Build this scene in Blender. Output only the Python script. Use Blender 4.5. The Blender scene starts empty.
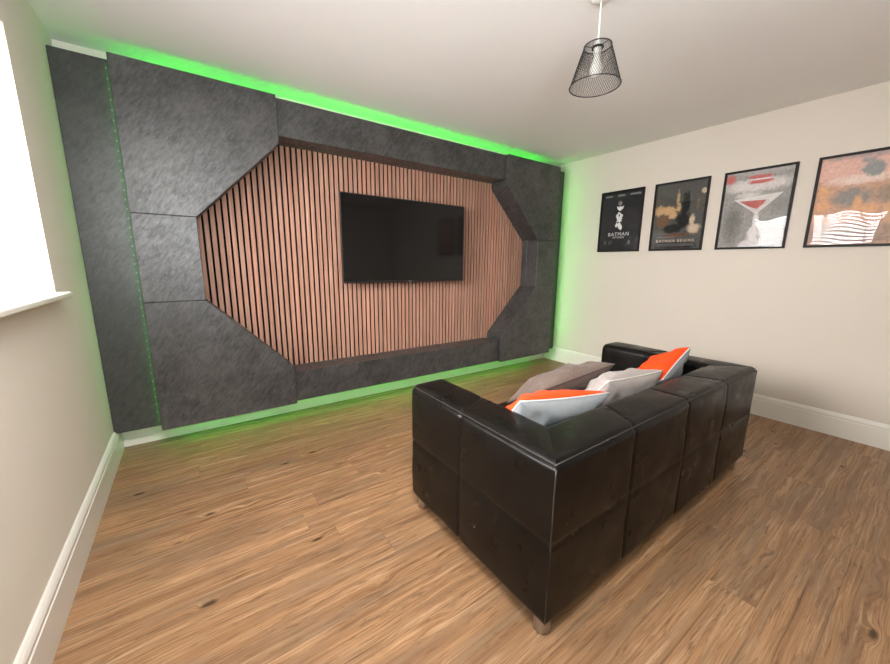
import bpy, bmesh, math, random
from mathutils import Vector, Matrix, noise
random.seed(7)
C = bpy.context.scene.collection
W, H = 4.2715, 2.4            # room width, height
YF = -4.6                     # wall behind the viewer
HB = 0.175                    # skirting height

# ------------------------------------------------------------------ nodes
class N:
    """tiny node-graph helper around one material"""
    def __init__(s, name):
        s.m = bpy.data.materials.new(name); s.m.use_nodes = True
        s.t = s.m.node_tree; s.t.nodes.clear()
        s.out = s.t.nodes.new('ShaderNodeOutputMaterial')
        s.b = s.t.nodes.new('ShaderNodeBsdfPrincipled')
        s.t.links.new(s.b.outputs[0], s.out.inputs[0])
    def n(s, typ, **kw):
        nd = s.t.nodes.new(typ)
        for k, v in kw.items(): setattr(nd, k, v)
        return nd
    def put(s, sock, v):
        if isinstance(v, bpy.types.NodeSocket): s.t.links.new(v, sock)
        elif v is not None:
            if sock.type == 'RGBA' and len(v) == 3: v = (*v, 1)
            sock.default_value = v
    def P(s, key, v): s.put(s.b.inputs[key], v); return s
    def coord(s, which='Object'): return s.n('ShaderNodeTexCoord').outputs[which]
    def math(s, op, a, b=None, c=None, clamp=False):
        nd = s.n('ShaderNodeMath', operation=op, use_clamp=clamp)
        s.put(nd.inputs[0], a); s.put(nd.inputs[1], b); s.put(nd.inputs[2], c)
        return nd.outputs[0]
    def sep(s, v):
        nd = s.n('ShaderNodeSeparateXYZ'); s.put(nd.inputs[0], v); return nd.outputs
    def comb(s, x=0., y=0., z=0.):
        nd = s.n('ShaderNodeCombineXYZ')
        for i, q in enumerate((x, y, z)): s.put(nd.inputs[i], q)
        return nd.outputs[0]
    def vscale(s, v, sc, rot=(0, 0, 0)):
        if any(rot):
            r = s.n('ShaderNodeMapping'); s.put(r.inputs['Vector'], v); r.inputs['Rotation'].default_value = rot; v = r.outputs[0]
        nd = s.n('ShaderNodeMapping'); s.put(nd.inputs['Vector'], v); nd.inputs['Scale'].default_value = sc
        return nd.outputs[0]
    def noise(s, v, scale=1., detail=3., rough=.5, dist=0.):
        nd = s.n('ShaderNodeTexNoise'); s.put(nd.inputs['Vector'], v)
        for k, q in (('Scale', scale), ('Detail', detail), ('Roughness', rough), ('Distortion', dist)): s.put(nd.inputs[k], q)
        return nd.outputs[0]
    def vor(s, v, scale=1., feature='F1', rnd=1.):
        nd = s.n('ShaderNodeTexVoronoi', feature=feature); s.put(nd.inputs['Vector'], v)
        s.put(nd.inputs['Scale'], scale); s.put(nd.inputs['Randomness'], rnd)
        return nd
    def white(s, v):
        nd = s.n('ShaderNodeTexWhiteNoise', noise_dimensions='3D'); s.put(nd.inputs['Vector'], v); return nd.outputs
    def ramp(s, f, stops, interp='LINEAR'):
        nd = s.n('ShaderNodeValToRGB'); cr = nd.color_ramp; cr.interpolation = interp
        while len(cr.elements) > 1: cr.elements.remove(cr.elements[-1])
        for i, (p, c) in enumerate(stops):
            e = cr.elements[0] if i == 0 else cr.elements.new(p)
            e.position = p
            if isinstance(c, (int, float)): c = (c, c, c)
            e.color = (*c, 1)
        s.put(nd.inputs[0], f); return nd.outputs[0]
    def mix(s, f, a, b, mode='MIX'):
        nd = s.n('ShaderNodeMix', data_type='RGBA', blend_type=mode)
        s.put(nd.inputs[0], f); s.put(nd.inputs[6], a); s.put(nd.inputs[7], b)
        return nd.outputs[2]
    def bump(s, h, strength=.3, dist=.002):
        nd = s.n('ShaderNodeBump'); s.put(nd.inputs['Height'], h)
        nd.inputs['Strength'].default_value = strength; nd.inputs['Distance'].default_value = dist
        s.put(s.b.inputs['Normal'], nd.outputs[0]); return s

def plain(name, col, rough=.5, metal=0., spec=.5, var=.06, scale=30., bump=0.):
    q = N(name); co = q.coord()
    f = q.noise(co, scale, 3)
    c = q.mix(f, tuple(x*(1-var) for x in col), tuple(min(1, x*(1+var)) for x in col))
    q.P('Base Color', c).P('Roughness', rough).P('Metallic', metal).P('Specular IOR Level', spec)
    if bump: q.bump(f, bump)
    return q.m

def emission(name, col, strength):
    q = N(name); q.P('Base Color', tuple(.05*c for c in col)).P('Emission Color', col).P('Emission Strength', strength)
    return q.m

def m_wall(name, col):
    q = N(name); co = q.coord()
    f = q.noise(co, 2.2, 3); g = q.noise(co, 260, 2)
    q.P('Base Color', q.mix(f, tuple(x*.97 for x in col), tuple(x*1.02 for x in col)))
    q.P('Roughness', .72).P('Specular IOR Level', .3).bump(g, .08, .001)
    return q.m

def m_floor():
    q = N('floor_wood_planks'); co = q.coord(); x, y, z = q.sep(co)[:3]
    pw, pl = .1625, 1.22
    row = q.math('FLOOR', q.math('DIVIDE', q.math('ADD', y, .045), pw))
    fy = q.math('FRACT', q.math('DIVIDE', q.math('ADD', y, .045), pw))
    r1 = q.white(q.comb(row, 3.3, .7))[0]
    sx = q.math('DIVIDE', q.math('ADD', x, q.math('MULTIPLY', r1, pl)), pl)
    colm = q.math('FLOOR', sx); fx = q.math('FRACT', sx)
    rv = q.white(q.comb(row, colm, 1.9)); ra = rv[0]
    rb = q.white(q.comb(colm, row, 8.1))[0]
    # plank-local coordinates
    px = q.math('ADD', x, q.math('MULTIPLY', ra, 37.)); py = q.math('ADD', y, q.math('MULTIPLY', rb, 11.))
    v = q.comb(px, py, q.math('MULTIPLY', ra, 5.))
    # knots bend the grain round themselves
    kn = q.vor(q.vscale(v, (3.4, 8.5, 1)), 1.)
    kd = kn.outputs['Distance']
    kpull = q.math('MULTIPLY', q.math('POWER', 2.718, q.math('MULTIPLY', q.math('MULTIPLY', kd, kd), -38.)), 1.)
    warp = q.noise(q.vscale(v, (1.6, 5.5, 1)), 1., 2.5, .5)
    yy = q.math('ADD', q.math('MULTIPLY', py, 1.), q.math('ADD', q.math('MULTIPLY', warp, .045), q.math('MULTIPLY', kpull, .03)))
    g = q.comb(q.math('MULTIPLY', px, 1.), yy, ra)
    ring = q.noise(q.vscale(g, (.8, 34, 1)), 1., 2.5, .55)
    fine = q.noise(q.vscale(g, (3.2, 240, 1)), 1., 3, .65)
    blot = q.noise(q.vscale(v, (1.7, 8, 1)), 1., 3, .55)
    blot2 = q.noise(q.vscale(g, (2.6, 44, 1)), 1., 4, .65, .3)
    base = q.ramp(ring, [(.26, (.32, .172, .084)), (.42, (.45, .262, .137)), (.58, (.53, .322, .178)), (.74, (.62, .40, .235))])
    base = q.mix(q.ramp(fine, [(.38, .75), (.55, 0.)]), base, (.27, .14, .07))
    base = q.mix(q.ramp(blot, [(.34, .62), (.52, 0.)]), base, (.23, .138, .082))
    base = q.mix(q.ramp(blot2, [(.55, 0.), (.72, .6)]), base, (.76, .53, .335))
    crack = q.ramp(q.noise(q.vscale(g, (1.1, 62, 3)), 1., 2, .5), [(.28, .6), (.35, 0.)])
    base = q.mix(crack, base, (.085, .038, .018))
    kcore = q.ramp(kd, [(.05, .85), (.12, 0.)]); keep = q.math('GREATER_THAN', q.sep(kn.outputs['Color'])[0], .3)
    gl_ = q.ramp(q.noise(q.vscale(g, (1.5, 15, 2)), 1., 3, .6, .3), [(.50, 0.), (.66, .55)])
    base = q.mix(gl_, base, (.30, .215, .145))
    base = q.mix(q.ramp(q.noise(q.vscale(g, (6.5, 75, 1)), 1., 4, .7, .5), [(.53, 0.), (.66, .75)]), base, (.20, .105, .052))
    base = q.mix(q.math('MULTIPLY', kcore, keep), base, (.05, .024, .012))
    tone = q.ramp(ra, [(0., (.66, .625, .585)), (.5, (.73, .69, .64)), (1., (.81, .765, .71))])
    base = q.mix(1., base, tone, 'MULTIPLY')
    ey = q.math('MINIMUM', fy, q.math('SUBTRACT', 1., fy)); ex = q.math('MINIMUM', fx, q.math('SUBTRACT', 1., fx))
    seam = q.math('MAXIMUM', q.math('LESS_THAN', ey, .009), q.math('MULTIPLY', q.math('LESS_THAN', ex, .0013), .6))
    base = q.mix(q.math('MULTIPLY', seam, .30), base, (.06, .03, .016))
    q.P('Base Color', base)
    q.P('Roughness', q.ramp(ring, [(.3, .50), (.7, .36)])).P('Specular IOR Level', .38)
    hgt = q.math('SUBTRACT', q.math('ADD', q.math('MULTIPLY', fine, .5), ring), q.math('MULTIPLY', seam, 2.))
    q.bump(hgt, .22, .0015)
    return q.m

def m_slate(name, dark, light):
    q = N(name); co = q.coord()
    a = q.noise(q.vscale(co, (9, 9, 9), (0, math.radians(38), 0)), 1., 4, .6, .5)
    st = q.noise(q.vscale(co, (70, 40, 22), (0, math.radians(-35), 0)), 1., 4, .65, .5)
    b = q.noise(co, 3.2, 4, .6)
    f = q.math('ADD', q.math('MULTIPLY', st, .55), q.math('ADD', q.math('MULTIPLY', a, .3), q.math('MULTIPLY', b, .25)))
    q.P('Base Color', q.ramp(f, [(.44, dark), (.64, light)]))
    q.P('Roughness', q.ramp(st, [(.35, .48), (.65, .33)])).P('Specular IOR Level', .6)
    q.bump(f, .35, .003)
    return q.m

def m_slat():
    q = N('slat_walnut'); co = q.coord(); x, y, z = q.sep(co)[:3]
    idx = q.math('FLOOR', q.math('DIVIDE', x, .04)); r = q.white(q.comb(idx, 2.2, 5.1))[0]
    v = q.comb(q.math('ADD', x, q.math('MULTIPLY', r, 9.)), y, q.math('ADD', z, q.math('MULTIPLY', r, 23.)))
    g = q.noise(q.vscale(v, (190, 190, 3.)), 1., 3, .6, .4)
    b = q.noise(q.vscale(v, (9, 9, 1.6)), 1., 3)
    c = q.ramp(g, [(.3, (.29, .150, .105)), (.55, (.46, .262, .19)), (.75, (.57, .35, .265))])
    c = q.mix(q.ramp(b, [(.35, .5), (.6, 0.)]), c, (.34, .17, .115))
    c = q.mix(1., c, q.ramp(r, [(0, (.86, .84, .83)), (.6, (1, 1, 1)), (1, (1.1, 1.0, .98))]), 'MULTIPLY')
    q.P('Base Color', c).P('Roughness', .55).P('Specular IOR Level', .3).bump(g, .2, .001)
    return q.m

def m_leather():
    q = N('black_leather'); co = q.coord()
    g = q.vor(co, 330.).outputs['Distance']; n = q.noise(co, 6., 4, .6); cr = q.noise(co, 9., 2, .5)
    q.P('Base Color', q.ramp(n, [(.3, (.003, .0026, .0023)), (.7, (.007, .0056, .0048))]))
    q.P('Roughness', q.ramp(cr, [(.3, .25), (.7, .40)])).P('Specular IOR Level', .20)
    q.bump(q.math('ADD', q.math('MULTIPLY', g, .04), cr), .10, .002)
    return q.m

def m_fabric(name, c1, c2, scale=420., rough=.95, blotch=3., sheen=.2):
    q = N(name); co = q.coord()
    w = q.noise(co, scale, 2); b = q.noise(co, blotch, 3)
    f = q.math('ADD', q.math('MULTIPLY', w, .6), q.math('MULTIPLY', b, .4))
    q.P('Base Color', q.ramp(f, [(.35, c1), (.65, c2)])).P('Roughness', rough).P('Specular IOR Level', .15)
    q.P('Sheen Weight', sheen).bump(w, .35, .002)
    return q.m

def m_glass(name, refl=1.0, tint=(1, 1, 1), wavy=0.):
    q = N(name); t = q.t
    t.nodes.remove(q.b)
    tr = q.n('ShaderNodeBsdfTransparent'); q.put(tr.inputs[0], tint)
    gl = q.n('ShaderNodeBsdfGlossy'); gl.inputs['Roughness'].default_value = 0.
    fr = q.n('ShaderNodeFresnel'); fr.inputs[0].default_value = 1.5
    mx = q.n('ShaderNodeMixShader')
    q.put(mx.inputs[0], q.math('MULTIPLY', fr.outputs[0], refl))
    if wavy:
        bp = q.n('ShaderNodeBump'); bp.inputs['Strength'].default_value = 1.; bp.inputs['Distance'].default_value = wavy
        q.put(bp.inputs['Height'], q.noise(q.vscale(q.coord(), (1, 1, .45)), 6., 0.)); t.links.new(bp.outputs[0], gl.inputs['Normal'])
    t.links.new(tr.outputs[0], mx.inputs[1]); t.links.new(gl.outputs[0], mx.inputs[2])
    t.links.new(mx.outputs[0], q.out.inputs[0])
    return q.m

def m_print(name, stops, scale=4., dist=1.2, vs=(1, 1, 1), rough=.6):
    q = N(name); co = q.coord()
    f = q.noise(q.vscale(co, vs), scale, 4, .6, dist)
    q.P('Base Color', q.ramp(f, stops)).P('Roughness', rough).P('Specular IOR Level', .2)
    return q.m

def m_blind():
    q = N('blind_slat'); t = q.t
    d = q.n('ShaderNodeBsdfDiffuse'); d.inputs[0].default_value = (.36, .35, .36, 1)
    tr = q.n('ShaderNodeBsdfTranslucent'); tr.inputs[0].default_value = (.8, .78, .76, 1)
    mx = q.n('ShaderNodeMixShader'); mx.inputs[0].default_value = .06
    t.nodes.remove(q.b); t.links.new(d.outputs[0], mx.inputs[1]); t.links.new(tr.outputs[0], mx.inputs[2]); t.links.new(mx.outputs[0], q.out.inputs[0])
    return q.m

def m_art(name, bg, blobs, nscale=16., k=1.1):
    """soft picture: blobs (u, v, ru, rv, colour, softness) over a mottled ground, in the print's own plane"""
    q = N(name); co = q.coord(); x, y, z = q.sep(co)[:3]
    u = q.math('DIVIDE', q.math('SUBTRACT', .228, y), .456); v = q.math('DIVIDE', z, .626)
    nz = q.noise(co, nscale, 5, .62, 1.2); n2 = q.noise(co, nscale*2.3, 3, .6, .5)
    c = q.ramp(n2, [(.3, bg[0]), (.7, bg[1])])
    for bu, bv, ru, rv, col, soft in blobs:
        du = q.math('DIVIDE', q.math('SUBTRACT', u, bu), ru); dv = q.math('DIVIDE', q.math('SUBTRACT', v, bv), rv)
        d = q.math('ADD', q.math('MULTIPLY', du, du), q.math('MULTIPLY', dv, dv))
        f = q.math('ADD', q.math('SUBTRACT', 1., d), q.math('MULTIPLY', q.math('SUBTRACT', nz, .5), k*3))
        f = q.math('DIVIDE', f, soft, clamp=True)
        lo = tuple(a*.62 for a in col)
        c = q.mix(f, c, q.mix(n2, lo, tuple(min(1, a*1.3) for a in col)))
    q.P('Base Color', c).P('Roughness', .6).P('Specular IOR Level', .2)
    return q.m

M = dict(
    wall=m_wall('wall_paint_cream', (.76, .71, .63)),
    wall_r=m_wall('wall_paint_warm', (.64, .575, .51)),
    ceil=m_wall('ceiling_paint', (.87, .855, .84)),
    trim=plain('white_gloss_paint', (.75, .71, .655), .35, var=.02),
    upvc=plain('white_plastic', (.86, .86, .85), .3, var=.01),
    floor=m_floor(),
    slate=m_slate('slate_laminate', (.019, .0187, .0184), (.070, .0688, .0675)),
    slate_b=m_slate('slate_laminate_back', (.022, .022, .022), (.050, .0495, .049)),
    slat=m_slat(),
    felt=plain('black_felt', (.008, .007, .007), .95, spec=.1, scale=300),
    leather=m_leather(),
    leather_seam=plain('seam_thread', (.028, .023, .02), .5, scale=200),
    tape=plain('grey_tape', (.22, .20, .21), .7),
    chrome=plain('brushed_metal', (.42, .39, .36), .38, 1., var=.05),
    black=plain('black_plastic', (.010, .009, .009), .35, var=.05),
    frame=plain('black_frame', (.008, .006, .006), .5, spec=.25, var=.05),
    screen=plain('tv_screen', (.0035, .0033, .0036), .09, spec=.42, var=.05),
    logo=plain('grey_badge', (.25, .25, .25), .35, .5),
    wire=plain('black_wire', (.012, .011, .011), .45, var=.05),
    white=plain('white_flex', (.80, .78, .75), .45, var=.02),
    bulb=plain('frosted_bulb', (.62, .60, .57), .35, var=.02),
    orange=m_fabric('orange_cloth', (.70, .050, .006), (.86, .080, .010), sheen=.03),
    grey=m_fabric('pale_grey_cloth', (.22, .235, .245), (.32, .338, .35), sheen=.05),
    pale=m_fabric('oatmeal_cloth', (.29, .25, .235), (.41, .365, .345), sheen=.08),
    brown=m_fabric('taupe_plush', (.055, .034, .028), (.105, .072, .060), 200, sheen=.12),
    brown_lit=m_fabric('taupe_plush_lit', (.095, .066, .054), (.175, .128, .105), 200, sheen=.1),  # same taupe, lightened to paint the light on the upturned face
    pipe_g=plain('silver_piping', (.55, .56, .57), .6),
    pipe_b=plain('taupe_piping', (.33, .25, .2), .8),
    pipe_o=plain('pale_piping', (.60, .55, .50), .7),
    led=emission('green_led', (.0, 1., .0), 32.),
    led_top=emission('green_led_top', (.0, 1., .0), 20.),
    led_side=emission('green_led_side', (.004, 1., .004), 25.),
    led_left=emission('green_led_left', (.06, 1., .04), 11.),
    reflection_dot=emission('painted_led_reflection', (.26, .30, .27), .45),  # faint glow painted in place of LED reflections on the slate
    strip=plain('reflection_tape', (.05, .055, .05), .5),
    blind=m_blind(),
    glass=m_glass('window_glass', .6),
    pglass=m_glass('picture_glass', .30, wavy=.0025),
)

# ------------------------------------------------------------------ geometry
class MB:
    def __init__(s): s.v = []; s.f = []; s.mi = []; s.sm = []
    def add(s, vs, fs, mi=0, smooth=False):
        o = len(s.v); s.v += [tuple(p) for p in vs]
        for f in fs: s.f.append(tuple(o+i for i in f)); s.mi.append(mi); s.sm.append(smooth)
        return s
    def box(s, a, b, mi=0):
        x0, y0, z0 = a; x1, y1, z1 = b
        return s.add([(x0,y0,z0),(x1,y0,z0),(x1,y1,z0),(x0,y1,z0),(x0,y0,z1),(x1,y0,z1),(x1,y1,z1),(x0,y1,z1)],
              [(0,3,2,1),(4,5,6,7),(0,1,5,4),(1,2,6,5),(2,3,7,6),(3,0,4,7)], mi)
    def prism_xz(s, pts, y0, y1, mi=0):
        n = len(pts); vs = [(x, y0, z) for x, z in pts]+[(x, y1, z) for x, z in pts]
        return s.add(vs, [tuple(range(n)), tuple(range(2*n-1, n-1, -1))]+[(i, i+n, (i+1) % n+n, (i+1) % n) for i in range(n)], mi)
    def ring_loft(s, rings, mi=0, cap0=True, cap1=True, smooth=True, closed=True):
        n = len(rings[0]); vs = [p for r in rings for p in r]; fs = []
        for k in range(len(rings)-1):
            for i in range(n if closed else n-1):
                j = (i+1) % n; fs.append((k*n+i, k*n+j, (k+1)*n+j, (k+1)*n+i))
        if cap0: fs.append(tuple(range(n-1, -1, -1)))
        if cap1: fs.append(tuple((len(rings)-1)*n+i for i in range(n)))
        return s.add(vs, fs, mi, smooth)
    def tube(s, pts, r, n=8, mi=0, closed=False, smooth=True):
        pts = [Vector(p) for p in pts]; rings = []; m = len(pts); up = None
        for i, p in enumerate(pts):
            if closed: d = pts[(i+1) % m]-pts[i-1]
            else: d = pts[min(i+1, m-1)]-pts[max(i-1, 0)]
            d.normalize()
            if up is None: up = Vector((0, 0, 1)) if abs(d.z) < .9 else Vector((1, 0, 0))
            a = d.cross(up).normalized(); b = a.cross(d).normalized(); up = b
            rr = r[i] if isinstance(r, (list, tuple)) else r
            rings.append([p+a*math.cos(2*math.pi*k/n)*rr+b*math.sin(2*math.pi*k/n)*rr for k in range(n)])
        if closed: rings.append(rings[0]); return s.ring_loft(rings, mi, False, False, smooth)
        return s.ring_loft(rings, mi, True, True, smooth)
    def lathe(s, prof, c=(0, 0, 0), n=32, mi=0, smooth=True, caps=True):
        rings = [[(c[0]+r*math.cos(2*math.pi*k/n), c[1]+r*math.sin(2*math.pi*k/n), c[2]+z) for k in range(n)] for r, z in prof]
        return s.ring_loft(rings, mi, caps, caps, smooth)
    def build(s, name, mats, parent=None, bevel=0., seg=2, weld=0., auto=False, loc=None):
        me = bpy.data.meshes.new(name); me.from_pydata(s.v, [], s.f)
        for m in (mats if isinstance(mats, (list, tuple)) else [mats]): me.materials.append(m)
        me.polygons.foreach_set('material_index', s.mi); me.polygons.foreach_set('use_smooth', s.sm)
        bm = bmesh.new(); bm.from_mesh(me)
        if weld: bmesh.ops.remove_doubles(bm, verts=bm.verts, dist=weld)
        bmesh.ops.recalc_face_normals(bm, faces=bm.faces)
        bm.to_mesh(me); bm.free(); me.update()
        o = bpy.data.objects.new(name, me); C.objects.link(o)
        if parent is not None: o.parent = parent
        if loc is not None: o.location = loc
        if bevel:
            b = o.modifiers.new('bevel', 'BEVEL'); b.width = bevel; b.segments = seg; b.limit_method = 'ANGLE'; b.angle_limit = math.radians(40)
        return o

def tag(o, label=None, cat=None, group=None, kind=None):
    if label: o['label'] = label
    if cat: o['category'] = cat
    if group: o['group'] = group
    if kind: o['kind'] = kind
    return o
def empty(name, loc, label, cat, group=None):
    o = bpy.data.objects.new(name, None); C.objects.link(o); o.location = loc; o.empty_display_size = .1
    return tag(o, label, cat, group)
def struct(o): o['kind'] = 'structure'; return o
class L(MB):
    """mesh builder in world coordinates whose result hangs under an empty standing at `org`"""
    def __init__(s, org): super().__init__(); s.org = Vector(org)
    def build(s, name, mats, parent=None, **k):
        s.v = [tuple(Vector(p)-s.org) for p in s.v]
        return super().build(name, mats, parent, **k)

# ------------------------------------------------------------------ room shell
struct(MB().box((-.35, YF-.15, -.1), (W+.15, .15, 0)).build('floor', M['floor']))
struct(MB().box((-.35, YF-.15, H), (W+.15, .15, H+.1)).build('ceiling', M['ceil']))
struct(MB().box((-.35, 0, 0), (W+.15, .15, H)).build('wall_back', M['wall']))
struct(MB().box((W, YF, 0), (W+.15, 0, H)).build('wall_right', M['wall_r']))
struct(MB().box((-.35, YF-.15, 0), (W+.15, YF, H)).build('wall_front', M['wall']))
WY0, WY1, WZ0, WZ1 = -2.35, -.79, 1.085, 2.112
wl = MB()
WB = WZ0-.022
wl.box((-.3, YF, 0), (0, 0, WB)).box((-.3, YF, WZ1), (0, 0, H)).box((-.3, YF, WB), (0, WY0, WZ1)).box((-.3, WY1, WB), (0, 0, WZ1))
struct(wl.build('wall_left', M['wall']))

# skirting boards with a moulded top edge
PROF = [(0, 0), (.018, 0), (.018, .132), (.0145, .136), (.0145, .142), (.0165, .146), (.0165, .152), (.012, .163), (.006, .171), (0, HB)]
def skirting(name, p0, p1, nrm):
    p0, p1, nrm = Vector(p0), Vector(p1), Vector(nrm)
    r = [[p+nrm*u+Vector((0, 0, z)) for u, z in PROF] for p in (p0, p1)]
    return struct(MB().ring_loft(r, smooth=False).build(name, M['trim']))
skirting('baseboard_left', (0, YF, 0), (0, 0, 0), (1, 0, 0))
skirting('baseboard_right', (W, YF, 0), (W, 0, 0), (-1, 0, 0))
skirting('baseboard_back', (.018, 0, 0), (W-.018, 0, 0), (0, -1, 0))
skirting('baseboard_front', (.018, YF, 0), (W-.018, YF, 0), (0, 1, 0))

# window
win = bpy.data.objects.new('window_1', None); C.objects.link(win); win.location = (0, (WY0+WY1)/2, WZ0); struct(win)
wo = win.location
fr = L(wo); x0, x1 = -.27, -.20
for a, b in (((x0, WY0, WZ0), (x1, WY1, WZ0+.06)), ((x0, WY0, WZ1-.06), (x1, WY1, WZ1)), ((x0, WY0, WZ0+.06), (x1, WY0+.06, WZ1-.06)),
             ((x0, WY1-.06, WZ0+.06), (x1, WY1, WZ1-.06)), ((x0, -1.60, WZ0+.06), (x1, -1.54, WZ1-.06))): fr.box(a, b)
fr.build('window_frame', M['upvc'], win, bevel=.006)
for a, b in ((WY0+.06, -1.60), (-1.54, WY1-.06)):
    L(wo).box((-.24, a, WZ0+.06), (-.235, b, WZ1-.06)).build('window_pane', M['glass'], win)
hd = L(wo); hd.box((-.20, -1.585, 1.50), (-.185, -1.555, 1.58)).box((-.185, -1.58, 1.535), (-.165, -1.56, 1.555)).box((-.172, -1.582, 1.44), (-.160, -1.558, 1.56))
hd.build('window_handle', M['chrome'], win, bevel=.003)
L(wo).box((-.30, WY0, WZ0-.022), (.0, WY1, WZ0)).box((.0, WY0-.02, WZ0-.022), (.052, WY1+.012, WZ0)).build('window_sill', M['trim'], win, bevel=.006)

bl = empty('venetian_blind', (-.09, (WY0+WY1)/2, WZ0+.01), 'white venetian blind hanging in the bright window on the left wall', 'blind')
bo = bl.location; ya, yb = WY0+.015, WY1-.015
L(bo).box((-.115, ya, WZ1-.035), (-.065, yb, WZ1-.001)).build('headrail', M['upvc'], bl, bevel=.002)
L(bo).box((-.108, ya, WZ0+.012), (-.072, yb, WZ0+.024)).build('bottom_rail', M['upvc'], bl, bevel=.002)
ss = L(bo); z = WZ0+.055
while z < WZ1-.05:
    vs = []
    for q in (-1, -.5, 0, .5, 1): vs += [(-.09+q*.022, ya, z-q*.0115+.002*(1-q*q)), (-.09+q*.022, yb, z-q*.0115+.002*(1-q*q))]
    ss.add(vs, [(2*k, 2*k+1, 2*k+3, 2*k+2) for k in range(4)], 0, True); z += .050
ss.build('slats', M['blind'], bl)
for yy in (-2.12, -1.76, -1.40):
    L(bo).box((-.1135, yy-.011, WZ0+.02), (-.1128, yy+.011, WZ1-.03)).box((-.0672, yy-.011, WZ0+.02), (-.0665, yy+.011, WZ1-.03)).build('ladder_tape', M['tape'], bl)

# ------------------------------------------------------------------ media wall
ZB, ZT = .157, 2.304
YP, YBM, YBK = -.2685, -.238, -.11          # panel face, beam face, back of the boxes
XA, XI, XC = .2424, .556, 1.064             # outer edge, edge of the opening, end of the chamfer
Z1, Z2, CT, CB = 1.492, .976, 2.004, .450
def mir(x): return W-x
def lip(mb, a, b, inward):
    """lining board from the box to the wall along one side of the opening"""
    (xa, za), (xb, zb) = a, b; nx, nz = inward
    t = .018
    mb.prism_xz([(xa, za), (xb, zb), (xb+nx*t, zb+nz*t), (xa+nx*t, za+nz*t)], YBK, -.0255)
def slate_panel(pts, lips, label):
    xs = [p[0] for p in pts]; zs = [p[1] for p in pts]
    mb = MB(); mb.prism_xz(pts, YP, YBK)
    for a, b, i in lips: lip(mb, a, b, i)
    xm0, xm1, zm0, zm1 = min(xs), max(xs), min(zs), max(zs); xo = xm0 if xm0 < W/2 else xm1; d = 1 if xm0 < W/2 else -1
    mb.box((min(xo+d*.10, xo+d*.16), YBK, zm0+.12), (max(xo+d*.10, xo+d*.16), -.0005, zm1-.14))   # fixing batten to the wall
    o = mb.build('slate_panel', M['slate'], bevel=.0025, seg=1)
    return tag(o, label, 'wall panel', 'slate panels around the slatted recess')
g = .0006; d7 = .7071
for side in (0, 1):
    f = (lambda x: x) if side == 0 else mir
    s = 1 if side == 0 else -1
    lr = 'left' if side == 0 else 'right'
    top = [(f(XA), Z1+g), (f(XI), Z1+g), (f(XC), CT), (f(XC), ZT), (f(XA), ZT)]
    slate_panel(top, [((f(XI), Z1+g), (f(XC), CT), (-s*d7, d7)), ((f(XC), CT), (f(XC), ZT), (-s, 0))],
        'large slate panel with slanted lower edge, top ' + lr + ' of the slatted recess')
    mid = [(f(XA), Z2+g), (f(XI), Z2+g), (f(XI), Z1-g), (f(XA), Z1-g)]
    slate_panel(mid, [((f(XI), Z2+g), (f(XI), Z1-g), (-s, 0))],
        'small rectangular slate panel at mid height, ' + lr + ' of the slatted recess')
    bot = [(f(XA), ZB), (f(XC), ZB), (f(XC), CB), (f(XI), Z2-g), (f(XA), Z2-g)]
    slate_panel(bot, [((f(XC), CB), (f(XI), Z2-g), (-s*d7, -d7)), ((f(XC), ZB), (f(XC), CB), (-s, 0))],
        'large slate panel with slanted upper edge, bottom ' + lr + ' of the slatted recess')
up = MB().box((XC+.002, YBM, 2.062), (W-XC-.002, YBK, ZT-.006)); up.box((W/2-.4, YBK, 2.085), (W/2+.4, -.0005, 2.14)); lip(up, (XC+.02, 2.062), (W-XC-.02, 2.062), (0, 1))
tag(up.build('slate_beam', M['slate'], bevel=.0025, seg=1), 'long dark slate beam along the top of the recess, above the television', 'beam')
lo = MB().box((XC+.002, YBM, ZB+.008), (W-XC-.002, YBK, .398)); lo.box((W/2-.4, YBK, .31), (W/2+.4, -.0005, .37)); lip(lo, (XC+.02, .398), (W-XC-.02, .398), (0, -1))
tag(lo.build('slate_beam', M['slate'], bevel=.0025, seg=1), 'long dark slate beam along the bottom of the recess, below the television', 'beam')
tag(MB().box((.001, -.165, ZB), (XA-.001, -.112, ZT)).box((.06, -.112, .3), (.12, -.0005, 2.1)).build('backing_board', M['slate_b'], bevel=.002, seg=1),
    'tall plain slate board set back between the left wall and the stepped panels', 'wall board')
tag(MB().box((W-XA+.001, -.15, ZB), (W-.018, -.112, ZT)).box((W-.12, -.112, .3), (W-.06, -.0005, 2.1)).build('backing_board', M['slate_b'], bevel=.002, seg=1),
    'narrow strip of slate board set back beside the right wall and its green glow', 'wall board')

# slatted oak panel on black felt
root = empty('slatted_panel', (W/2, 0, .4), 'brown vertical wood slats on black felt filling the octagonal recess behind the television', 'slat panel')
L(root.location).box((.50, -.009, .36), (W-.50, -.0005, 2.12)).build('felt_backing', M['felt'], root)
sl = L(root.location); k = 0; x = .520
while x < W-.53:
    sl.box((x, -.0215, .362), (x+.0265, -.009, 2.118)); x += .04
so = sl.build('slats', M['slat'], root, bevel=.0012, seg=1)

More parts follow.
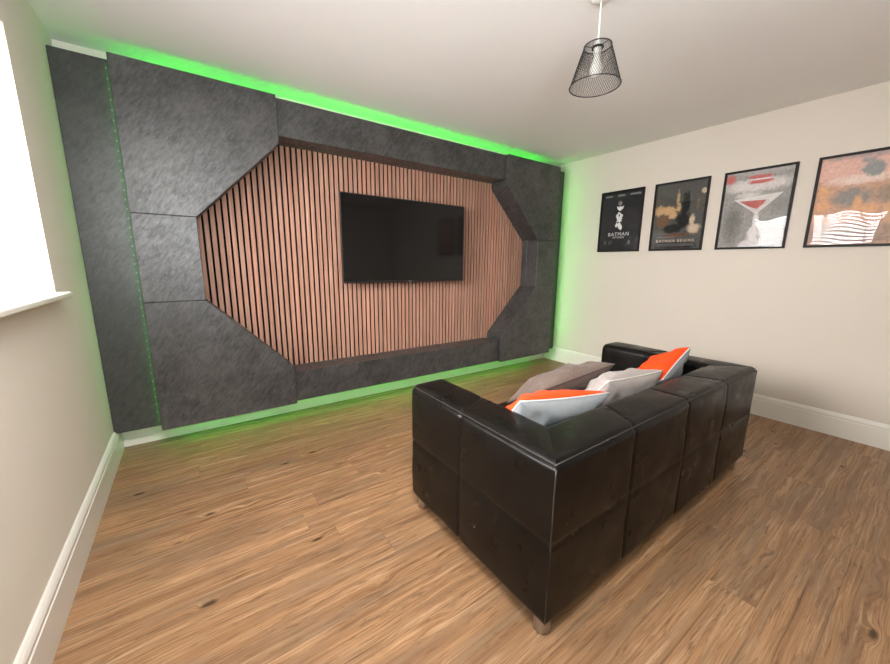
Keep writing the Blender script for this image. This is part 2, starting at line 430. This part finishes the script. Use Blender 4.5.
# television
TX0, TX1, TZ0, TZ1, TY = 1.508, 2.752, 1.055, 1.772, -.15
tv = empty('television', ((TX0+TX1)/2, TY, TZ0), 'black flat screen television mounted on the wood slats', 'television')
to = tv.location
bz = L(to); b = .009
for a, c in (((TX0, TY, TZ0), (TX1, TY+.02, TZ0+.016)), ((TX0, TY, TZ1-b), (TX1, TY+.02, TZ1)), ((TX0, TY, TZ0+.016), (TX0+b, TY+.02, TZ1-b)), ((TX1-b, TY, TZ0+.016), (TX1, TY+.02, TZ1-b))): bz.box(a, c)
bz.build('bezel', M['black'], tv, bevel=.002)
L(to).box((TX0+b, TY+.003, TZ0+.016), (TX1-b, TY+.012, TZ1-b)).build('screen', M['screen'], tv)
L(to).box((TX0+.004, TY+.0205, TZ0+.004), (TX1-.004, TY+.032, TZ1-.004)).box((TX0+.2, TY+.032, TZ0+.06), (TX1-.2, TY+.07, TZ1-.25)).build('rear_casing', M['black'], tv, bevel=.004)
L(to).box((2.0, TY+.07, 1.2), (2.26, -.022, 1.5)).build('wall_bracket', M['black'], tv)
L(to).box((2.118, TY-.003, TZ0+.003), (2.150, TY, TZ0+.011)).build('badge', M['logo'], tv)

# green LED tapes, then a column of dots painting their reflection
def led(name, a, b, mat, label):
    return tag(MB().box(a, b).build(name, mat), label, 'led strip')
led('led_strip', (.30, -.052, 2.218), (3.93, -.040, 2.226), M['led_top'], 'green LED strip hidden above the slate panels, lighting the ceiling edge')
led('led_strip', (.28, -.081, .236), (3.93, -.069, .244), M['led'], 'green LED strip hidden under the slate panels, lighting the floor edge')
led('led_strip', (W-XA, -.235, .17), (W-XA+.004, -.225, 2.285), M['led_side'], 'green LED strip down the right outer edge of the slate, lighting the right wall')
led('led_strip', (XA-.0035, -.186, .17), (XA, -.178, 2.285), M['led_left'], 'green LED strip hidden on the left stepped slate edge, faintly lighting the left wall')
ds = empty('led_strip', (.222, -.165, .17), 'column of small pale dots standing in for LED reflections down the left stepped edge of the slate', 'led strip')  # added dots stand in for LEDs mirrored in the glossy board
L(ds.location).box((.2195, -.1662, .17), (.2275, -.165, 2.285)).build('tape', M['strip'], ds)  # carrier added behind the painted reflection dots
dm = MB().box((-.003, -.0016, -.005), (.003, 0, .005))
d0 = dm.build('reflection_dot', M['reflection_dot'], ds); d0.location = (.0015, -.0012, .03)
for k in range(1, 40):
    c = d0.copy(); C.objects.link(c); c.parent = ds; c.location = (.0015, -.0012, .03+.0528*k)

# ------------------------------------------------------------------ sofa
SX0, SX1, SYB, SYF, SZ0, SZ1, AW = 1.305, 3.14, -2.453, -1.59, .056, .648, .20
sofa = empty('sofa', ((SX0+SX1)/2, (SYB+SYF)/2, 0), 'black leather two seater sofa with its back to the viewer, on the wood floor', 'sofa')
so = sofa.location
SEAMZ = .362
def profile():
    """(u, z) outline of arm and back, u=0 outer face, u=AW inner face"""
    r, P = .034, []
    def arc(cu, cz, a0, a1, n=7):
        for i in range(n+1):
            a = math.radians(a0+(a1-a0)*i/n); P.append((cu+r*math.cos(a), cz+r*math.sin(a)))
    def line(p, q, n):
        for i in range(1, n): P.append((p[0]+(q[0]-p[0])*i/n, p[1]+(q[1]-p[1])*i/n))
    arc(r, SZ1-r, 90, 180); line((0, SZ1-r), (0, SZ0+r), 44); arc(r, SZ0+r, 180, 270)
    line((r, SZ0), (AW-r, SZ0), 4); arc(AW-r, SZ0+r, 270, 360); line((AW, SZ0+r), (AW, SZ1-r), 14); arc(AW-r, SZ1-r, 0, 90)
    line((AW-r, SZ1), (r, SZ1), 10)
    return P
PR = profile()
def puff(t):  return max(0., 1-abs(2*t-1)**2.6)
def groove(d, w=.0065, depth=.0055): return depth*math.exp(-(d/w)**2)
def skin(u, z, s, seams, s0, s1):
    """outline offset outward (du, dz) at length s along the run"""
    edges = [s0]+seams+[s1]; du = dz = 0.
    for a, b in zip(edges, edges[1:]):
        if a <= s <= b:
            t = (s-a)/(b-a)
            pz = puff((z-SZ0)/(SEAMZ-SZ0)) if z < SEAMZ else puff((z-SEAMZ)/(SZ1-SEAMZ))
            amt = puff(t)
            wr = noise.noise(Vector((s*5, z*7, u*4)))*.0035+noise.noise(Vector((s*11, z*12, 3.)))*.0008
            if u < .02: du -= .0065*amt*pz+wr
            elif u > AW-.02: du += .006*amt*pz
            if z > SZ1-.012: dz += .0045*amt*math.sin(math.pi*min(1, max(0, u/AW)))+wr
    gr = 0.
    for q in seams: gr = max(gr, groove(s-q))
    if u < .012: gr = max(gr, groove(z-SEAMZ))
    # seam round the top outer edge
    e = math.hypot(u-.012, z-(SZ1-.012)); gr = max(gr, groove(e, .006, .004))
    if u < .02: du += gr
    if z > SZ1-.02: dz -= gr
    return du, dz
def run(stations, place, seams, s0, s1):
    rings = []
    for s in stations:
        ring = []
        for u, z in PR:
            du, dz = skin(u, z, s, seams, s0, s1)
            ring.append(place(u+du, z+dz, s))
        rings.append(ring)
    return rings
def lin(a, b, n): return [a+(b-a)*i/n for i in range(n+1)]
# arms: s runs from the front tip to the corner (the end plane is the mitre)
DEP = SYF-SYB
def arm(sign):
    xo = SX0 if sign > 0 else SX1
    def place(u, z, s):
        t = s/DEP; ye = SYB+min(max(u, 0.), AW)
        return (xo+sign*u, SYF+(ye-SYF)*t, z)
    st = lin(.03, DEP, 96); rings = run(st, place, [.405], 0., DEP+.0)
    first = run([.03], place, [.405], 0., DEP)[0]
    cx = xo+sign*AW/2; cz = (SZ0+SZ1)/2; pre = []
    for k in range(6):
        a = k/6*math.pi/2; ins = .03*(1-math.sin(a)); y = SYF-.03+.03*math.cos(a)
        kx = 1-ins/(AW/2); kz = 1-ins/((SZ1-SZ0)/2)
        pre.append([(cx+(p[0]-cx)*kx, y, cz+(p[2]-cz)*kz) for p in first])
    mb = L(so).ring_loft(pre+rings, cap1=False)
    return mb.build('armrest', M['leather'], sofa)
arm(1); arm(-1)
WID = SX1-SX0; Q = WID/4
def place_back(u, z, s):
    m = min(max(u, 0.), AW); t = s/WID
    xa, xb = SX0+m, SX1-m
    return (xa+(xb-xa)*t, SYB+u, z)
bk = L(so).ring_loft(run(lin(0, WID, 200), place_back, [Q, 2*Q, 3*Q], 0., WID), cap0=False, cap1=False)
bk.build('backrest', M['leather'], sofa)
# piping along the upper edge and down the rear corners
sm = L(so)
sm.tube([(SX0+.004+(WID-.008)*t, SYB+.010, SZ1-.010) for t in lin(0, 1, 40)], .0028, 6)
sm.build('seam_piping', M['leather_seam'], sofa)
for xx, sg in ((SX0, 1), (SX1, -1)):
    L(so).tube([(xx+sg*.002, SYB+.002, z) for z in lin(SZ0+.03, SZ1-.02, 20)], .0030, 6).build('corner_piping', M['leather_seam'], sofa)
    L(so).tube([(xx+sg*.011, y, SZ1-.011) for y in lin(SYB+.01, SYF-.03, 30)], .0018, 6).build('seam_piping', M['leather_seam'], sofa)
# seat
L(so).box((SX0+AW-.01, SYB+AW-.01, .095), (SX1-AW+.01, SYF-.03, .27)).build('seat_base', M['leather'], sofa, bevel=.015, seg=3)
def cushion_block(x0, x1, y0, y1, z0, z1, r=.045):
    rings = []; nx = 40
    prof = []
    def arc(cy, cz, a0, a1):
        for i in range(7):
            a = math.radians(a0+(a1-a0)*i/6); prof.append((cy+r*math.cos(a), cz+r*math.sin(a)))
    arc(y1-r, z1-r, 0, 90); 
    for i in range(1, 12): prof.append((y1-r+(y0+r-y1+r)*i/12, z1))
    arc(y0+r, z1-r, 90, 180); arc(y0+r, z0+r, 180, 270); arc(y1-r, z0+r, 270, 360)
    cy, cz = (y0+y1)/2, (z0+z1)/2
    for i in range(nx+1):
        t = i/nx; x = x0+(x1-x0)*t; e = min(t, 1-t)*(x1-x0)
        ins = r*.6*(1-math.sqrt(max(0, 1-(1-min(e, r)/r)**2)))
        ky, kz = 1-ins/((y1-y0)/2), 1-ins/((z1-z0)/2)
        rings.append([(x, cy+(y-cy)*ky, cz+(z-cz)*kz+(.018*puff(t)*puff((y-y0)/(y1-y0)) if z > z1-.02 else 0)) for y, z in prof])
    return L(so).ring_loft(rings)
cushion_block(SX0+AW+.004, SX1-AW-.004, SYB+AW+.004, SYF+.0, .272, .425).build('seat_cushion', M['leather'], sofa)
for lx in (SX0+.045, SX1-.045):
    for ly in (SYB+.045, SYF-.055):
        L(so).lathe([(.026, 0), (.029, .004), (.029, .055), (.026, .060)], (lx, ly, 0), 24).build('leg', M['chrome'], sofa)

# ------------------------------------------------------------------ scatter cushions
def pillow(name, TL, TR, down, wid, hei, thick, mf, mb_, mp, label, seed=0, sag=.0, pinch=.07):
    TL, TR, down = Vector(TL), Vector(TR), Vector(down)
    u = (TR-TL).normalized(); v = -(down-u*down.dot(u)).normalized(); n = u.cross(v)
    top = (TL+TR)/2; cen = top-v*hei/2
    org = cen-v*hei/2
    root = empty(name, org, label, 'cushion', 'scatter cushions on the sofa')
    G = 34
    def pt(a, b, sd):
        x = wid/2*a*(1-pinch*(1-b*b)); y = hei/2*b*(1-pinch*(1-a*a))
        q = max(0., (1-a*a)*(1-b*b)); h = thick/2*q**.42
        nz = noise.noise(Vector((a*2.6+seed, b*2.6, sd*2.)))*.020+noise.noise(Vector((a*7+seed, b*4, sd*5.)))*.007
        fold = (math.sin(a*11+b*2.5+seed)*.005+math.sin(a*23-b*3+seed*2)*.0028)*(1-.6*abs(b))
        h = (h+(nz+fold)*min(1, q*3))*sd
        return cen+u*x+v*y+n*(h-sag*(a*a))
    for sd, nm, m in ((1, 'cover_back', mb_), (-1, 'cover_front', mf)):
        vs = []; fs = []
        for j in range(G+1):
            for i in range(G+1):
                # denser towards the seam
                a = math.sin(math.pi/2*(2*i/G-1)); b = math.sin(math.pi/2*(2*j/G-1))
                vs.append(pt(a, b, sd))
        for j in range(G):
            for i in range(G):
                k = j*(G+1)+i; fs.append((k, k+1, k+G+2, k+G+1))
        o = L(org).add(vs, fs, 0, True)
        o.v = [tuple(Vector(p)-Vector(org)) for p in o.v]
        ob = MB.build(o, nm, m, root)
        if sd < 0:
            ob.data.flip_normals()
    ed = [pt(a, -1, 1) for a in lin(-1, 1, 24)[:-1]]+[pt(1, b, 1) for b in lin(-1, 1, 24)[:-1]]+[pt(a, 1, 1) for a in lin(1, -1, 24)[:-1]]+[pt(-1, b, 1) for b in lin(1, -1, 24)[:-1]]
    L(org).tube(ed, .0042, 6, closed=True).build('piping', mp, root)
    return root
pillow('scatter_cushion', (1.475, -2.145, .703), (2.02, -2.195, .642), (.03, .30, -.36), .55, .37, .19, M['orange'], M['grey'], M['pipe_g'],
       'pale grey cushion with an orange front, nearest to the left sofa arm', 1.3)
pillow('scatter_cushion', (1.84, -1.96, .618), (2.345, -2.03, .690), (.22, .30, -.17), .51, .36, .17, M['brown_lit'], M['brown'], M['brown'],
       'dark taupe brown plush cushion leaning behind the grey and orange one', 4.1)
pillow('scatter_cushion', (2.06, -2.165, .682), (2.515, -2.205, .668), (.03, .30, -.34), .46, .36, .19, M['pale'], M['pale'], M['pipe_o'],
       'plain off white cushion in the middle of the sofa back', 7.7)
pillow('scatter_cushion', (2.50, -2.22, .628), (2.85, -2.20, .752), (.10, .33, -.30), .38, .36, .17, M['orange'], M['grey'], M['pipe_g'],
       'bright orange cushion with grey back tilted up against the right sofa arm', 9.2)

# ------------------------------------------------------------------ framed posters
def font_polys(text, size, spacing=1.0):
    cu = bpy.data.curves.new('lettering', 'FONT'); cu.body = text; cu.size = size; cu.align_x = 'CENTER'; cu.space_character = spacing; cu.resolution_u = 2
    o = bpy.data.objects.new('lettering', cu); C.objects.link(o)
    dg = bpy.context.evaluated_depsgraph_get(); me = bpy.data.meshes.new_from_object(o.evaluated_get(dg))
    vs = [(v.co.x, v.co.y) for v in me.vertices]; fs = [tuple(p.vertices) for p in me.polygons]
    bpy.data.objects.remove(o); bpy.data.curves.remove(cu); bpy.data.meshes.remove(me)
    return vs, fs
PW, PH, PZ = .456, .626, 1.366
class Art:
    """flat print; u to the viewer's right, v up, both 0..1; layers stack by tenths of a millimetre"""
    def __init__(s): s.mb = MB(); s.mats = []; s.lay = 0
    def mi(s, m):
        if m not in s.mats: s.mats.append(m)
        return s.mats.index(m)
    def co(s, u, v): return (-.00012*s.lay, PW/2-u*PW, v*PH)
    def poly(s, pts, m): s.mb.add([s.co(*p) for p in pts], [tuple(range(len(pts)))], s.mi(m)); s.lay += 1
    def strip(s, pts, w, m):
        vs = []; fs = []
        for i, (u, v) in enumerate(pts):
            a = pts[max(i-1, 0)]; b = pts[min(i+1, len(pts)-1)]; dx, dy = b[0]-a[0], (b[1]-a[1])*PH/PW; l = math.hypot(dx, dy) or 1
            ww = w[i] if isinstance(w, list) else w
            nx, ny = -dy/l*ww/2, dx/l*ww/2*PW/PH
            vs += [s.co(u+nx, v+ny), s.co(u-nx, v-ny)]
            if i: fs.append((2*i-2, 2*i-1, 2*i+1, 2*i))
        s.mb.add(vs, fs, s.mi(m)); s.lay += 1
    def text(s, t, u, v, size, m, sp=1.):
        vs, fs = font_polys(t, size, sp)
        s.mb.add([s.co(u+x/PW, v+y/PH) for x, y in vs], fs, s.mi(m)); s.lay += 1
    def blob(s, u, v, ru, rv, m, seed=0, jag=.3, n=26):
        s.poly([(u+ru*math.cos(a)*(1+jag*noise.noise(Vector((math.cos(a)*2+seed, math.sin(a)*2, seed)))), v+rv*math.sin(a)*(1+jag*noise.noise(Vector((math.cos(a)*2, math.sin(a)*2+seed, 5.)))))
                for a in [2*math.pi*k/n for k in range(n)]], m)
def picture(yc, art, label):
    root = empty('framed_poster', (W, yc, PZ), label, 'poster', 'framed posters on the right wall')
    f = MB(); b = .0165; hw = PW/2
    def bar(y0, y1, z0, z1): f.box((-.022, y0, z0), (0, y1, z1))
    bar(-hw, hw, 0, b); bar(-hw, hw, PH-b, PH); bar(-hw, -hw+b, b, PH-b); bar(hw-b, hw, b, PH-b)
    f.build('frame', M['frame'], root, bevel=.0015, seg=1)
    p = art.mb.build('print', art.mats, root); p.location = (-.008, 0, 0)
    g = MB().box((-.0145, -hw+b, b), (-.0130, hw-b, PH-b)); g.build('glass', M['pglass'], root)
    return root
FULL = [(.02, .02), (.98, .02), (.98, .98), (.02, .98)]
ink = plain('print_black', (.012, .011, .012), .6, var=.2, scale=12)
pw_ = plain('print_white', (.62, .60, .60), .6, var=.15, scale=40)
pgrey = plain('print_grey', (.17, .165, .165), .6, var=.2, scale=30)
cream = plain('print_cream', (.58, .47, .35), .6, var=.1)

a = Art(); a.poly(FULL, m_print('print_night', [(.35, (.012, .012, .014)), (.7, (.030, .029, .032))], 5.))
for u0, u1 in ((.09, .28), (.39, .58), (.68, .93)):           # blurred rows of names along the top
    a.poly([(u0, .905), (u1, .905), (u1-.02, .935), (u0+.02, .935)], pgrey)
a.blob(.47, .795, .05, .035, pgrey, 2., .5)
a.poly([(.39, .755), (.445, .735), (.48, .748), (.52, .735), (.565, .755), (.545, .705), (.48, .670), (.42, .700)], pw_)
a.blob(.475, .585, .085, .055, pw_, 3., .9); a.blob(.48, .53, .06, .05, pw_, 8.2, 1.0); a.blob(.47, .60, .018, .02, ink, 1.2)
a.blob(.47, .435, .075, .045, pw_, 6.1, .8); a.blob(.52, .405, .035, .04, pw_, 4.4, .6); a.blob(.45, .405, .02, .02, ink, 2.2)
a.text('BATMAN', .49, .265, .052, pw_, 1.15); a.text('RETURNS', .49, .225, .026, pw_, 1.2)
for u in (.16, .20, .28, .33, .74, .77): a.strip([(u, .12), (u+.004, .19)], .012, pgrey)
picture(-.889, a, 'dark framed film poster with pale blotches down its middle, nearest the green glow')

AMB, PAL, BLK = (.50, .31, .155), (.52, .40, .29), (.010, .009, .009)
a = Art(); a.poly(FULL, m_art('print_amber_smoke', ((.05, .046, .042), (.10, .094, .086)), [
    (.22, .44, .16, .10, (.17, .085, .04), .9), (.14, .60, .11, .09, AMB, .8), (.30, .59, .17, .075, AMB, .7), (.40, .53, .10, .07, AMB, .7),
    (.47, .76, .035, .13, (.42, .28, .15), .8), (.50, .62, .05, .07, AMB, .7), (.62, .66, .085, .20, BLK, .5), (.60, .44, .14, .14, BLK, .5), (.42, .32, .19, .08, BLK, .5),
    (.81, .31, .14, .09, PAL, .7), (.77, .43, .06, .09, PAL, .7), (.93, .82, .06, .05, PAL, .8), (.84, .66, .03, .10, (.20, .12, .07), 1.2), (.50, .23, .3, .03, (.14, .045, .02), 1.2),
    (.50, .08, .55, .07, BLK, .9)], 30., .95))
a.text('BATMAN BEGINS', .49, .125, .036, cream, 1.25)
for v in (.098, .084, .070): a.strip([(.15, v), (.85, v)], .006, pgrey)
a.strip([(.14, .205), (.48, .200)], .010, pgrey)
picture(-1.447, a, 'framed film poster with amber clouds around a black shape, second from the slate wall')

# martini art
RED, SKN_REFL, DRK = (.50, .13, .12), (.62, .57, .55), (.17, .16, .15)  # pale upper band: skin tone with the ceiling's reflection painted in
a = Art(); a.poly(FULL, m_art('print_cocktail', ((.22, .21, .20), (.36, .34, .325)), [
    (.22, .34, .17, .30, DRK, 1.), (.84, .52, .16, .12, (.25, .24, .23), 1.), (.55, .98, .60, .09, (.40, .37, .36), .9), (.50, .80, .60, .10, SKN_REFL, .8), (.40, .68, .22, .05, SKN_REFL, .9), (.09, .90, .10, .07, RED, .8),
    (.53, .895, .20, .028, RED, .6), (.54, .838, .20, .035, RED, .6), (.53, .866, .19, .012, (.72, .62, .6), .7),
    (.55, .34, .05, .14, (.66, .62, .63), .7), (.54, .18, .10, .13, (.66, .62, .63), .7), (.53, .05, .19, .09, (.66, .62, .63), .7)], 24., .6))
bowl = m_print('print_glass_bowl', [(.3, (.50, .46, .45)), (.7, (.70, .66, .64))], 8.); red = m_print('print_red', [(.3, (.36, .08, .075)), (.7, (.56, .19, .17))], 14.)
a.poly([(.20, .64), (.86, .68), (.54, .44)], bowl)
a.poly([(.27, .612), (.66, .605), (.62, .555), (.54, .50), (.44, .53)], red)
a.strip([(.20, .64), (.54, .44), (.86, .68)], .012, pw_)
picture(-2.005, a, 'framed picture of a cocktail glass with a red drink, third along the right wall')

ORG, GRY = (.66, .36, .20), (.27, .245, .225)
a = Art(); a.poly(FULL, m_art('print_sunset', ((.44, .25, .17), (.58, .36, .25)), [
    (.50, .84, .75, .19, (.66, .40, .335), .5), (.5, .72, .42, .06, (.72, .56, .49), .9), (.50, 1.0, .7, .08, (.40, .31, .30), .8), (.60, .82, .13, .10, (.27, .27, .265), .5), (.52, .90, .08, .03, (.33, .30, .29), .6),
    (.42, .53, .26, .12, GRY, .7), (.80, .54, .18, .12, (.34, .25, .19), .8), (.12, .60, .07, .09, ORG, .7), (.14, .46, .10, .07, ORG, .8), (.50, .46, .06, .12, ORG, .8), (.60, .40, .16, .06, ORG, .8), (.88, .40, .12, .08, ORG, .7),
    (.45, .14, .6, .17, (.26, .19, .16), .9)], 22., .7))
picture(-2.566, a, 'framed orange and pink sunset coloured picture, farthest from the slate wall')

# ------------------------------------------------------------------ pendant lamp
LX, LY = 2.100, -1.9353
lamp = empty('pendant_lamp', (LX, LY, 2.0), 'black wire mesh pendant lampshade hanging on a white flex from the ceiling', 'pendant lamp')
lo_ = lamp.location
L(lo_).lathe([(.001, H-.026), (.030, H-.025), (.043, H-.016), (.046, H-.001)], (LX, LY, 0), 32).build('ceiling_rose', M['white'], lamp)
ZS0, ZS1, R0, R1 = 2.034, 2.197, .111, .059
L(lo_).tube([(LX, LY, z) for z in (H-.02, 2.33, 2.27, 2.225)], .0032, 8).build('flex', M['white'], lamp)
L(lo_).lathe([(.006, 2.228), (.012, 2.224), (.016, 2.21), (.018, 2.175), (.016, 2.166)], (LX, LY, 0), 24).build('lamp_holder', M['white'], lamp)
L(lo_).lathe([(.012, 2.168), (.013, 2.155), (.018, 2.14), (.026, 2.115), (.029, 2.10), (.026, 2.083), (.015, 2.072), (.001, 2.070)], (LX, LY, 0), 28).build('bulb', M['bulb'], lamp)
def circ(r, z, n=64): return [(LX+r*math.cos(2*math.pi*k/n), LY+r*math.sin(2*math.pi*k/n), z) for k in range(n)]
mesh = L(lo_)
NA, NR = 64, 17
def P_(i, j):
    t = j/NR; r = R0+(R1-R0)*t; a = 2*math.pi*(i+(.5 if j % 2 else 0))/NA
    return Vector((LX+r*math.cos(a), LY+r*math.sin(a), ZS0+(ZS1-ZS0)*t))
for j in range(NR):
    for i in range(NA):
        for di in ((0, 1) if j % 2 else (-1, 0)):
            mesh.tube([P_(i, j), P_(i+di, j+1)], .0008, 3, smooth=False)
shade = mesh.build('shade', M['wire'], lamp)
L(lo_).tube(circ(R0, ZS0), .0024, 8, closed=True).build('rim', M['wire'], shade)
L(lo_).tube(circ(R1, ZS1), .0022, 8, closed=True).build('rim', M['wire'], shade)
sp = L(lo_).tube(circ(.022, 2.192, 32), .005, 8, closed=True)
for k in range(3):
    a = 2*math.pi*k/3+.4; sp.tube([(LX+.022*math.cos(a), LY+.022*math.sin(a), 2.192), (LX+R1*math.cos(a), LY+R1*math.sin(a), ZS1)], .0016, 6)
sp.build('spider_fitting', M['wire'], shade)

# ------------------------------------------------------------------ light
def area(name, loc, to, sx, sy, power, col, spread=None):
    l = bpy.data.lights.new(name, 'AREA'); l.shape = 'RECTANGLE'; l.size = sx; l.size_y = sy; l.energy = power; l.color = col
    if spread: l.spread = math.radians(spread)
    o = bpy.data.objects.new(name, l); C.objects.link(o); o.location = loc
    o.rotation_euler = (Vector(to)-Vector(loc)).to_track_quat('-Z', 'Y').to_euler(); return o
area('daylight', (-.75, -1.57, 1.45), (2.2, -1.6, 1.95), 1.9, 1.5, 500, (1., .98, .955))
area('added_floor_fill', (.55, -2.75, 2.36), (.75, -1.35, 0), .7, .5, 36, (1., .97, .94), 110)  # unseen fill, added to brighten the left floor
area('added_ceiling_fill', (.6, -3.55, 1.5), (.55, -2.6, 2.4), .9, .4, 63, (.91, .97, 1.))  # unseen fill behind the camera, added to brighten the ceiling
wd = bpy.data.worlds.new('sky'); bpy.context.scene.world = wd; wd.use_nodes = True
bg = wd.node_tree.nodes['Background']; bg.inputs[0].default_value = (1, .99, .97, 1); bg.inputs[1].default_value = 6.

# ------------------------------------------------------------------ camera
f, yaw, pitch, roll = 357.985, .616677, .188678, .009727
cam = bpy.data.cameras.new('camera'); cam.sensor_width = 36; cam.lens = f/890*36; cam.clip_start = .02
co = bpy.data.objects.new('camera', cam); C.objects.link(co)
fw = Vector((math.sin(yaw), math.cos(yaw), 0)); rt = Vector((math.cos(yaw), -math.sin(yaw), 0)); upv = Vector((0, 0, 1))
f2 = fw*math.cos(pitch)-upv*math.sin(pitch); u2 = upv*math.cos(pitch)+fw*math.sin(pitch)
r3 = rt*math.cos(roll)+u2*math.sin(roll); u3 = u2*math.cos(roll)-rt*math.sin(roll)
m = Matrix((r3, u3, -f2)).transposed().to_4x4(); m.translation = Vector((.48246, -3.04153, 1.22301))
co.matrix_world = m
sc = bpy.context.scene; sc.camera = co
sc.view_settings.view_transform = 'Standard'; sc.view_settings.look = 'None'
sc.view_settings.exposure = 0.; sc.view_settings.gamma = 1.
